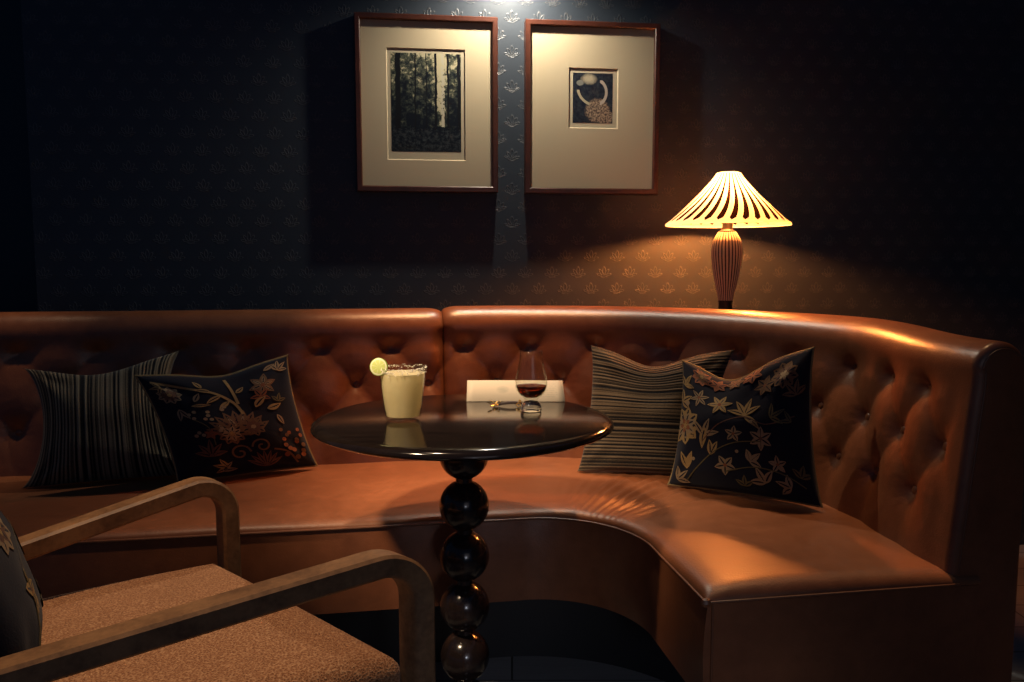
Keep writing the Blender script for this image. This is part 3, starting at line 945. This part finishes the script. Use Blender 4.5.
# ------------------------------------------------------------------ keys
KC = Vector((-.012, 1.612, TZ))
ky = empty('key_bunch', KC, 0, 'small bunch of brass keys on a slim dark hide fob beside the whisky glass', 'keys')
b = MB(); vs = []; fs = []; n = 16
for i in range(n+1):
    q = i/n; x = -.014 + .050*q; w = .0052*math.sin(PI*(.12+.80*q))**.5
    y = .004 + .006*q; zz = .0035 + .0032*math.sin(PI*q)
    vs += [(x, y-w, zz-.002), (x, y-w*.8, zz+.002), (x, y+w*.8, zz+.003), (x, y+w, zz-.002)]
for i in range(n):
    for k in range(4): fs.append((4*i+k, 4*i+(k+1) % 4, 4*i+4+(k+1) % 4, 4*i+4+k))
fs += [(0,1,2,3), (4*n+3, 4*n+2, 4*n+1, 4*n)]
b.add(vs, fs); b.build('fob', M['dark_hide'], ky, deg=60)
b = MB(); b.tube([(-.018+.0062*math.cos(a), .003+.004*math.sin(a), .0055+.0045*math.sin(a+1)) for a in [2*PI*k/20 for k in range(20)]], .0008, 6, closed=True); b.build('key_ring', M['brass'], ky)
def key(x, y, ang, tilt, L=.020):
    b = MB()
    b.tube([(.0040*math.cos(a), .0040*math.sin(a), 0) for a in [2*PI*k/16 for k in range(16)]], .0011, 6, closed=True)
    b.tube([(.004, 0, 0), (.010, 0, 0), (L, 0, 0)], .00095, 6)
    b.box(L-.006, L-.004, -.0042, 0, -.0008, .0008); b.box(L-.003, L-.001, -.0034, 0, -.0008, .0008)
    o = b.build('key', M['brass'], ky); o.location = (x, y, .004); o.rotation_euler = (R(12), -R(tilt), R(ang))
key(-.020, .000, 200, 18, .018); key(-.022, -.003, 248, 3, .019); key(-.018, .004, 160, 26, .017)
key(.0250, -.003, 80, 38, .014)

# ------------------------------------------------------------------ table lamp
LC = Vector((.6105, 2.345, LZ))
lp = empty('table_lamp', LC, 0, 'lit table lamp with swirl striped cream shade and ribbed vase body behind the banquette', 'lamp')
def uv_lathe(name, prof, mat, parent, n=96, rib=None, close=False):
    vs, fs, uvs = [], [], []
    m = len(prof)
    for i, (r, z, w) in enumerate(prof):
        for k in range(n+1):
            a = 2*PI*k/n; rr = r*(rib(a, w) if rib else 1)
            vs.append((rr*math.cos(a), rr*math.sin(a), z)); uvs.append((k/n, w))
    for i in range(m-1):
        for k in range(n):
            fs.append((i*(n+1)+k, i*(n+1)+k+1, (i+1)*(n+1)+k+1, (i+1)*(n+1)+k))
    return mesh(name, vs, fs, mat, parent, None, True, uvs)
ZT, ZL = 1.219-LZ, 1.070-LZ
sp = [(.002, ZT, 0.), (.026, ZT-.0005, .004), (.034, ZT-.003, .02)]
for k in range(1, 25):
    q = k/24; r = .034 + (.166-.034)*(q**1.12*.97 + .03*q); z = ZT-.003 - (ZT-.003-ZL-.010)*(q**.95)
    sp.append((r, z, .02 + .86*q))
sp += [(.171, ZL+.0065, .91), (.1735, ZL+.003, .94), (.1735, ZL, .97)]
sh = uv_lathe('lamp_shade', sp, M['shade'], lp, 128)
bp = []
ZB, ZN = .858-LZ, 1.052-LZ
for k in range(25):
    q = k/24
    r = [.0200, .0235, .0285, .0330, .0368, .0398, .0415, .0410, .0370, .0240]
    x = q*(len(r)-1); i = min(int(x), len(r)-2); rr = r[i]*(1-(x-i)) + r[i+1]*(x-i)
    bp.append((rr, ZB + (ZN-ZB)*q, q))
uv_lathe('vase_body', bp, M['ceramic'], lp, 208, lambda a, w: 1 + .035*math.cos(26*a + .6*2*PI*w))
b = MB(); b.lathe([(.001, 0), (.024, 0), (.026, .004), (.0225, .018), (.019, .040), (.0196, ZB+.001), (.001, ZB+.001)], 48); b.build('base', M['steel'], lp, deg=50)
b = MB(); b.lathe([(.001, ZN-.004), (.0235, ZN-.003), (.0225, ZN+.003), (.0165, ZN+.006), (.0150, ZN+.010), (.013, ZN+.052), (.001, ZN+.052)], 40); b.build('socket', M['steel'], lp, deg=50)
b = MB(); b.lathe([(.0005, ZN+.051), (.011, ZN+.052), (.015, ZN+.061), (.0215, ZN+.074), (.0235, ZN+.083), (.0215, ZN+.093), (.014, ZN+.101), (.0005, ZN+.104)], 32); b.build('bulb', M['bulb'], lp, deg=70)

# ------------------------------------------------------------------ pictures
def picture(a0, a1, z0, z1, win, prt, art, label):
    D, F = .034, .0165
    rt = empty('framed_picture', wallpt((a0+a1)/2, 0, z0), WY, label, 'picture')
    cx = (a0+a1)/2; w = (a1-a0)/2; h = z1-z0
    # moulding: rectangular ring with a small inner step
    vs, fs = [], []
    ring = [(0, 0), (0, -D+.002), (.002, -D), (F-.003, -D), (F, -D+.003), (F, -.004), (F, 0)]
    for (ins, y) in ring:
        vs += [(-w+ins, y, ins), (w-ins, y, ins), (w-ins, y, h-ins), (-w+ins, y, h-ins)]
    m = len(ring)
    for i in range(m-1):
        for k in range(4): fs.append((4*i+k, 4*i+(k+1) % 4, 4*i+4+(k+1) % 4, 4*i+4+k))
    sharp(mesh('frame', vs, fs, M['mahogany'], rt, None, False), 30)
    # mat with bevelled opening
    vs, fs = [], []
    wx0, wx1, wz0, wz1 = win[0]-cx, win[1]-cx, win[2]-z0, win[3]-z0
    i_ = F-.003
    YM = -.0215
    vs += [(-w+i_, YM, i_), (w-i_, YM, i_), (w-i_, YM, h-i_), (-w+i_, YM, h-i_)]
    vs += [(wx0-.0022, YM, wz0-.0022), (wx1+.0022, YM, wz0-.0022), (wx1+.0022, YM, wz1+.0022), (wx0-.0022, YM, wz1+.0022)]
    vs += [(wx0, YM+.003, wz0), (wx1, YM+.003, wz0), (wx1, YM+.003, wz1), (wx0, YM+.003, wz1)]
    for i in range(2):
        for k in range(4): fs.append((4*i+k, 4*i+(k+1) % 4, 4*i+4+(k+1) % 4, 4*i+4+k))
    sharp(mesh('mat', vs, fs, M['mat_board'], rt, None, False), 20)
    b = MB(); b.box(wx0-.004, wx1+.004, YM+.0032, YM+.0045, wz0-.004, wz1+.004); b.build('backing_sheet', M['art_paper'], rt, smooth=False)
    px0, px1, pz0, pz1 = prt[0]-cx, prt[1]-cx, prt[2]-z0, prt[3]-z0
    yy = YM+.0028
    mesh('print', [(px0, yy, pz0), (px1, yy, pz0), (px1, yy, pz1), (px0, yy, pz1), (px0, yy+.0004, pz0), (px1, yy+.0004, pz0), (px1, yy+.0004, pz1), (px0, yy+.0004, pz1)],
         [(0, 1, 2, 3), (7, 6, 5, 4), (0, 4, 5, 1), (1, 5, 6, 2), (2, 6, 7, 3), (3, 7, 4, 0)], art, rt, None, False, [(0, 0), (1, 0), (1, 1), (0, 1)]*2)
    b = MB(); b.box(-w+.004, w-.004, -.004, -.001, .004, h-.004); b.build('back_board', M['plinth'], rt, smooth=False)
    return rt
picture(-.461, -.046, 1.174, 1.681, (-.369, -.144, 1.269, 1.586), (-.359, -.154, 1.292, 1.575), M['forest'],
        'thin mahogany frame with a wide ivory mat around a tall dark woodland print')
picture(.0365, .446, 1.173, 1.679, (.171, .318, 1.371, 1.544), (.182, .304, 1.385, 1.532), M['etching'],
        'thin mahogany frame with a wide ivory mat around a small dark etching, beside the lamp')

# ------------------------------------------------------------------ armchair
ZA = .600
CH = Vector((-.45, 1.10, 0))
ch = empty('armchair', CH, 0, 'oak framed armchair with sloping bent arms and rust tweed seat in front of the banquette', 'chair')
nA, fA = Vector((-.160, 1.026)), Vector((-.534, 1.388))     # tops of the arm bends
nB, fB = Vector((-.541, .831)), Vector((-.722, 1.218))
def arm(A, B, zb, outward, lat_=None, name='arm'):
    d = (A-B); L = d.length; d = d/L
    slope = (ZA-zb)/L
    lat = Vector((d.y, -d.x)) if outward > 0 else Vector((-d.y, d.x))
    if lat_: lat = Vector(lat_).normalized()
    TT, WW = .030, .038
    # centre line in (forward, z); t = 0 at the bend's top
    path = []
    back = -.60
    rb = .052; al = math.atan(slope)
    for k in range(13):
        t_ = back + (-.02-back)*k/12
        path.append((t_, ZA - TT/2 + t_*slope))
    c0 = path[-1]
    # bend: from direction al down to -90 deg
    cx = c0[0] + rb*math.sin(al); cz = c0[1] - rb*math.cos(al)
    for k in range(1, 15):
        a = PI/2 + al - (PI/2 + al)*k/14
        path.append((cx + rb*math.cos(a), cz + rb*math.sin(a)))
    xe, ze = path[-1]
    for z in (.44, .3, .15, 0.): path.append((xe + (.012*(.44-z)/.44 if z < .44 else 0), z))
    vs, fs = [], []
    N = len(path)
    for i, (t_, z) in enumerate(path):
        p0 = path[max(0, i-1)]; p1 = path[min(N-1, i+1)]
        tx, tz = p1[0]-p0[0], p1[1]-p0[1]; l = math.hypot(tx, tz); tx /= l; tz /= l
        nx, nz = -tz, tx                     # left normal = outer side of the bend
        if i == N-1: nx, nz = 1., 0.
        q = 1.
        if z < .44 and i > 20: q = .82 + .18*z/.44
        for (a_, b_) in ((.5, -.5), (.5, .5), (-.5, .5), (-.5, -.5)):
            c_ = .004
            for (ca, cb) in (((0, c_), (c_, 0)) if (a_*b_ > 0) else ((c_, 0), (0, c_))):
                aa = a_*TT*q - math.copysign(ca, a_); bb = b_*WW*q - math.copysign(cb, b_)
                p = A + d*(t_ + nx*aa) + lat*bb
                vs.append(Vector((p.x, p.y, z + nz*aa)) - CH)
    m = 8
    for i in range(N-1):
        for k in range(m): fs.append((m*i+k, m*i+(k+1) % m, m*i+m+(k+1) % m, m*i+m+k))
    fs += [tuple(range(m)), tuple(m*(N-1)+k for k in range(m))[::-1]]
    return sharp(mesh(name, vs, fs, M['oak'], ch), 40)
arm(nA, nB, .546, 1, (.72, -.69))
arm(fA, fB, .556, -1)
# seat cushion: four corners, puffed edges
def pad(name, c4, z0, z1, edge, crown, mat, parent, n=36, rc=.06):
    c4 = [Vector(c) for c in c4]
    vs, fs = [], []
    def pt(u, v):
        # round the corners in plan
        x, y = 2*u-1, 2*v-1
        k = rc
        ax, ay = abs(x), abs(y)
        if ax > 1-k and ay > 1-k:
            dx, dy = (ax-(1-k))/k, (ay-(1-k))/k
            m_ = max(dx, dy); l = math.hypot(dx, dy)
            if l > 0: dx, dy = dx/l*m_, dy/l*m_
            x = math.copysign(1-k+k*dx, x); y = math.copysign(1-k+k*dy, y)
        u, v = (x+1)/2, (y+1)/2
        return c4[0]*(1-u)*(1-v) + c4[1]*u*(1-v) + c4[2]*u*v + c4[3]*(1-u)*v
    def tz(u, v):
        e = min(u, 1-u, v, 1-v)
        w = min(1, e/edge)
        return w
    idx = {}
    def grid(k): # denser at rims
        return .5 - .5*math.cos(PI*k/n)
    for side in (0, 1):
        for i in range(n+1):
            for j in range(n+1):
                u, v = grid(i), grid(j)
                w = tz(u, v); q = math.sqrt(max(0, 1-(1-w)**2))
                zm = (z0+z1)/2; hh = (z1-z0)/2
                cr = crown*(math.sin(PI*u)*math.sin(PI*v))**.7
                z = zm + hh*(.35 + .65*q) + cr if side == 0 else zm - hh*(.35 + .65*q)
                p = pt(u, v)
                idx[(side, i, j)] = len(vs); vs.append(Vector((p.x, p.y, z)) - CH)
        for i in range(n):
            for j in range(n):
                q = (idx[(side, i, j)], idx[(side, i+1, j)], idx[(side, i+1, j+1)], idx[(side, i, j+1)])
                fs.append(q if side == 0 else q[::-1])
    rim = [(i, 0) for i in range(n)] + [(n, j) for j in range(n)] + [(n-i, n) for i in range(n)] + [(0, n-j) for j in range(n)]
    for k in range(len(rim)):
        a, b_ = rim[k], rim[(k+1) % len(rim)]
        fs.append((idx[(0, *a)], idx[(1, *a)], idx[(1, *b_)], idx[(0, *b_)]))
    o = fix(mesh(name, vs, fs, mat, parent))
    b = MB()
    b.tube([vs[idx[(1, *a)]] + Vector((0, 0, .004)) for a in rim], .0042, 6, closed=True)
    b.build('piping', mat, o)
    return o
SC = [(-.142, 1.046), (-.522, 1.400), (-.800, 1.195), (-.560, .790)]
pad('seat_cushion', SC, .364, .450, .07, .012, M['tweed'], ch)
# seat rails under the cushion
b = MB(); vs = []
inset = .03
c_ = sum((Vector(q) for q in SC), Vector((0, 0)))/4
q4 = [Vector(q) + (c_-Vector(q)).normalized()*inset for q in SC]
b.add([Vector((q.x, q.y, z)) - CH for z in (.29, .352) for q in q4], [(3,2,1,0), (4,5,6,7), (0,1,5,4), (1,2,6,5), (2,3,7,6), (3,0,4,7)])
b.build('seat_frame', M['oak'], ch, smooth=False)
# upholstered back, standing behind the pillow, and rear legs
bl, br_ = Vector((-.585, .775)), Vector((-.815, 1.165))
bd = Vector((-.80, -.60)).normalized()*1.0
vs, fs = [], []
n = 14
def bp_(u, v, side):
    p = bl*(1-u) + br_*u
    z = .40 + (.80-.40)*v
    lean = .05 + .14*v
    bul = .035*(max(0, 1-(2*u-1)**2)*max(0, 1-(2*v-1)**2))**.35
    off = lean - bul if side == 0 else lean + .035 + .4*bul
    off += .03*math.sin(PI*u)
    return Vector((p.x + bd.x*off, p.y + bd.y*off, z)) - CH
idx = {}
for side in (0, 1):
    for i in range(n+1):
        for j in range(n+1):
            idx[(side, i, j)] = len(vs); vs.append(bp_(.5-.5*math.cos(PI*i/n), .5-.5*math.cos(PI*j/n), side))
    for i in range(n):
        for j in range(n): fs.append((idx[(side, i, j)], idx[(side, i+1, j)], idx[(side, i+1, j+1)], idx[(side, i, j+1)]))
rim = [(i, 0) for i in range(n)] + [(n, j) for j in range(n)] + [(n-i, n) for i in range(n)] + [(0, n-j) for j in range(n)]
for k in range(len(rim)):
    a, b_ = rim[k], rim[(k+1) % len(rim)]; fs.append((idx[(0, *a)], idx[(1, *a)], idx[(1, *b_)], idx[(0, *b_)]))
fix(mesh('backrest', vs, fs, M['tweed'], ch))
for q in (bl, br_):
    b = MB()
    top = Vector((q.x + bd.x*.10, q.y + bd.y*.10, .56)); bot = Vector((q.x + bd.x*.12, q.y + bd.y*.12, 0)); md = Vector((q.x + bd.x*.03, q.y + bd.y*.03, .33))
    b.tube([top-CH, (top*.5+md*.5)-CH, md-CH, (md*.5+bot*.5)-CH, bot-CH], lambda t_: .019 - .004*abs(t_-.4), 10)
    b.build('leg', M['oak'], ch)

# floral pillow in the chair
fc = Flora()
fc.rose(.30, .60, .13, [SA, PL, G], 3); fc.star(.65, .70, .11, SA, 6, .2, .26); fc.star(.62, .40, .09, RO, 6, .5, .26); fc.star(.30, .30, .10, G, 5, .1, .28)
fc.rose(.82, .86, .09, [SA, RO, G], 2); fc.rose(.85, .52, .09, [RO, PL, SA], 2); fc.spray(.88, .28, R(90), .14, SA, 4, .5, .15)
fc.spray(.9, .70, R(100), .12, G, 3, .6, .15); fc.star(.75, .18, .09, SA, 5, .3, .26); fc.spray(.5, .15, R(80), .14, OL, 4, .5, .14); fc.spray(.48, .85, R(80), .12, G, 4, .5, .14)
fc.stem([(.1, .1), (.4, .45), (.6, .55), (.9, .62)], .005, OL)
o5 = cushion('throw_pillow', (-.542, .868, .460), (-.722, 1.114, .460), (-.812, 1.039, .766), (-.632, .793, .766), .070, .03, M['navy'], None,
        M['cord'], uc=.5, seed=21, sag=(.03, .05), flowers={'mats': EMB, 'polys': fc.p})
tag(o5, 'dark floral pillow standing on the seat of the oak armchair', 'pillow')

# ------------------------------------------------------------------ lights
def look(o, tgt): o.rotation_euler = (Vector(tgt)-o.location).to_track_quat('-Z', 'Y').to_euler()
def spot(name, loc, tgt, power, col, size, blend, rad):
    l = bpy.data.lights.new(name, 'SPOT'); l.energy = power; l.color = col; l.spot_size = R(size); l.spot_blend = blend; l.shadow_soft_size = rad
    o = bpy.data.objects.new(name, l); COL.objects.link(o); o.location = loc; look(o, tgt); return o
# accent light close to the wall between the two pictures
spot('picture_accent_light', wallpt(-.006, .135, 1.86), wallpt(-.006, .03, .9), 27.0, (1., .89, .71), 160, .9, .012)
# row of narrow ceiling downlights over the banquette
spot('ceiling_downlight', (-.12, 2.06, 2.7), (-.12, 2.05, .45), 225., (1., .50, .21), 30, 1., .04)
spot('ceiling_downlight', (.74, 2.14, 2.7), (.66, 1.66, .45), 90., (1., .58, .27), 30, 1., .04)
spot('ceiling_downlight', (-1.36, 2.02, 2.7), (-1.42, 2.02, .45), 55., (1., .66, .38), 24, 1., .04)
# downlight over the armchair and table
spot('ceiling_downlight', (-.50, 1.16, 2.7), (-.42, 1.18, .45), 112., (1., .68, .42), 35, 1., .05)
# pin spot on the table from the front left
spot('table_pin_spot', (-1.15, .22, 2.65), (-.10, 1.60, .64), 540., (1., .72, .45), 18.5, 1., .13)
# low cool fill spot, added to lift the floor and sofa front
spot('floor_fill', (.45, -1.2, .9), (.05, 1.9, 0), 26., (.82, .86, 1.), 22, 1., .15)
# dim glow of the rest of the room behind the camera
l = bpy.data.lights.new('room_glow', 'AREA'); l.energy = 1.6; l.color = (1., .88, .92); l.size = 1.2
o = bpy.data.objects.new('room_glow', l); COL.objects.link(o); o.location = (.7, -1.5, 1.3); look(o, (0, 1.6, .3))

w = bpy.data.worlds.new('dim room'); S.world = w; w.use_nodes = True
bg = w.node_tree.nodes['Background']; bg.inputs[0].default_value = (.12, .42, 1., 1); bg.inputs[1].default_value = .05

# ------------------------------------------------------------------ camera
cam = bpy.data.cameras.new('camera'); co = bpy.data.objects.new('camera', cam); COL.objects.link(co)
cam.sensor_width = 36; cam.lens = 820/1024*36; cam.clip_start = .05
co.location = (0, 0, .97); co.rotation_euler = (PI/2 - math.atan(80/820), 0, 0)
S.camera = co
S.view_settings.view_transform = 'Standard'; S.view_settings.look = 'None'
S.view_settings.gamma = 1; S.view_settings.use_curve_mapping = False
S.view_settings.exposure = 0
S.cycles.use_denoising = True
S.cycles.max_bounces = 10; S.cycles.transparent_max_bounces = 16
S.cycles.sample_clamp_indirect = 4
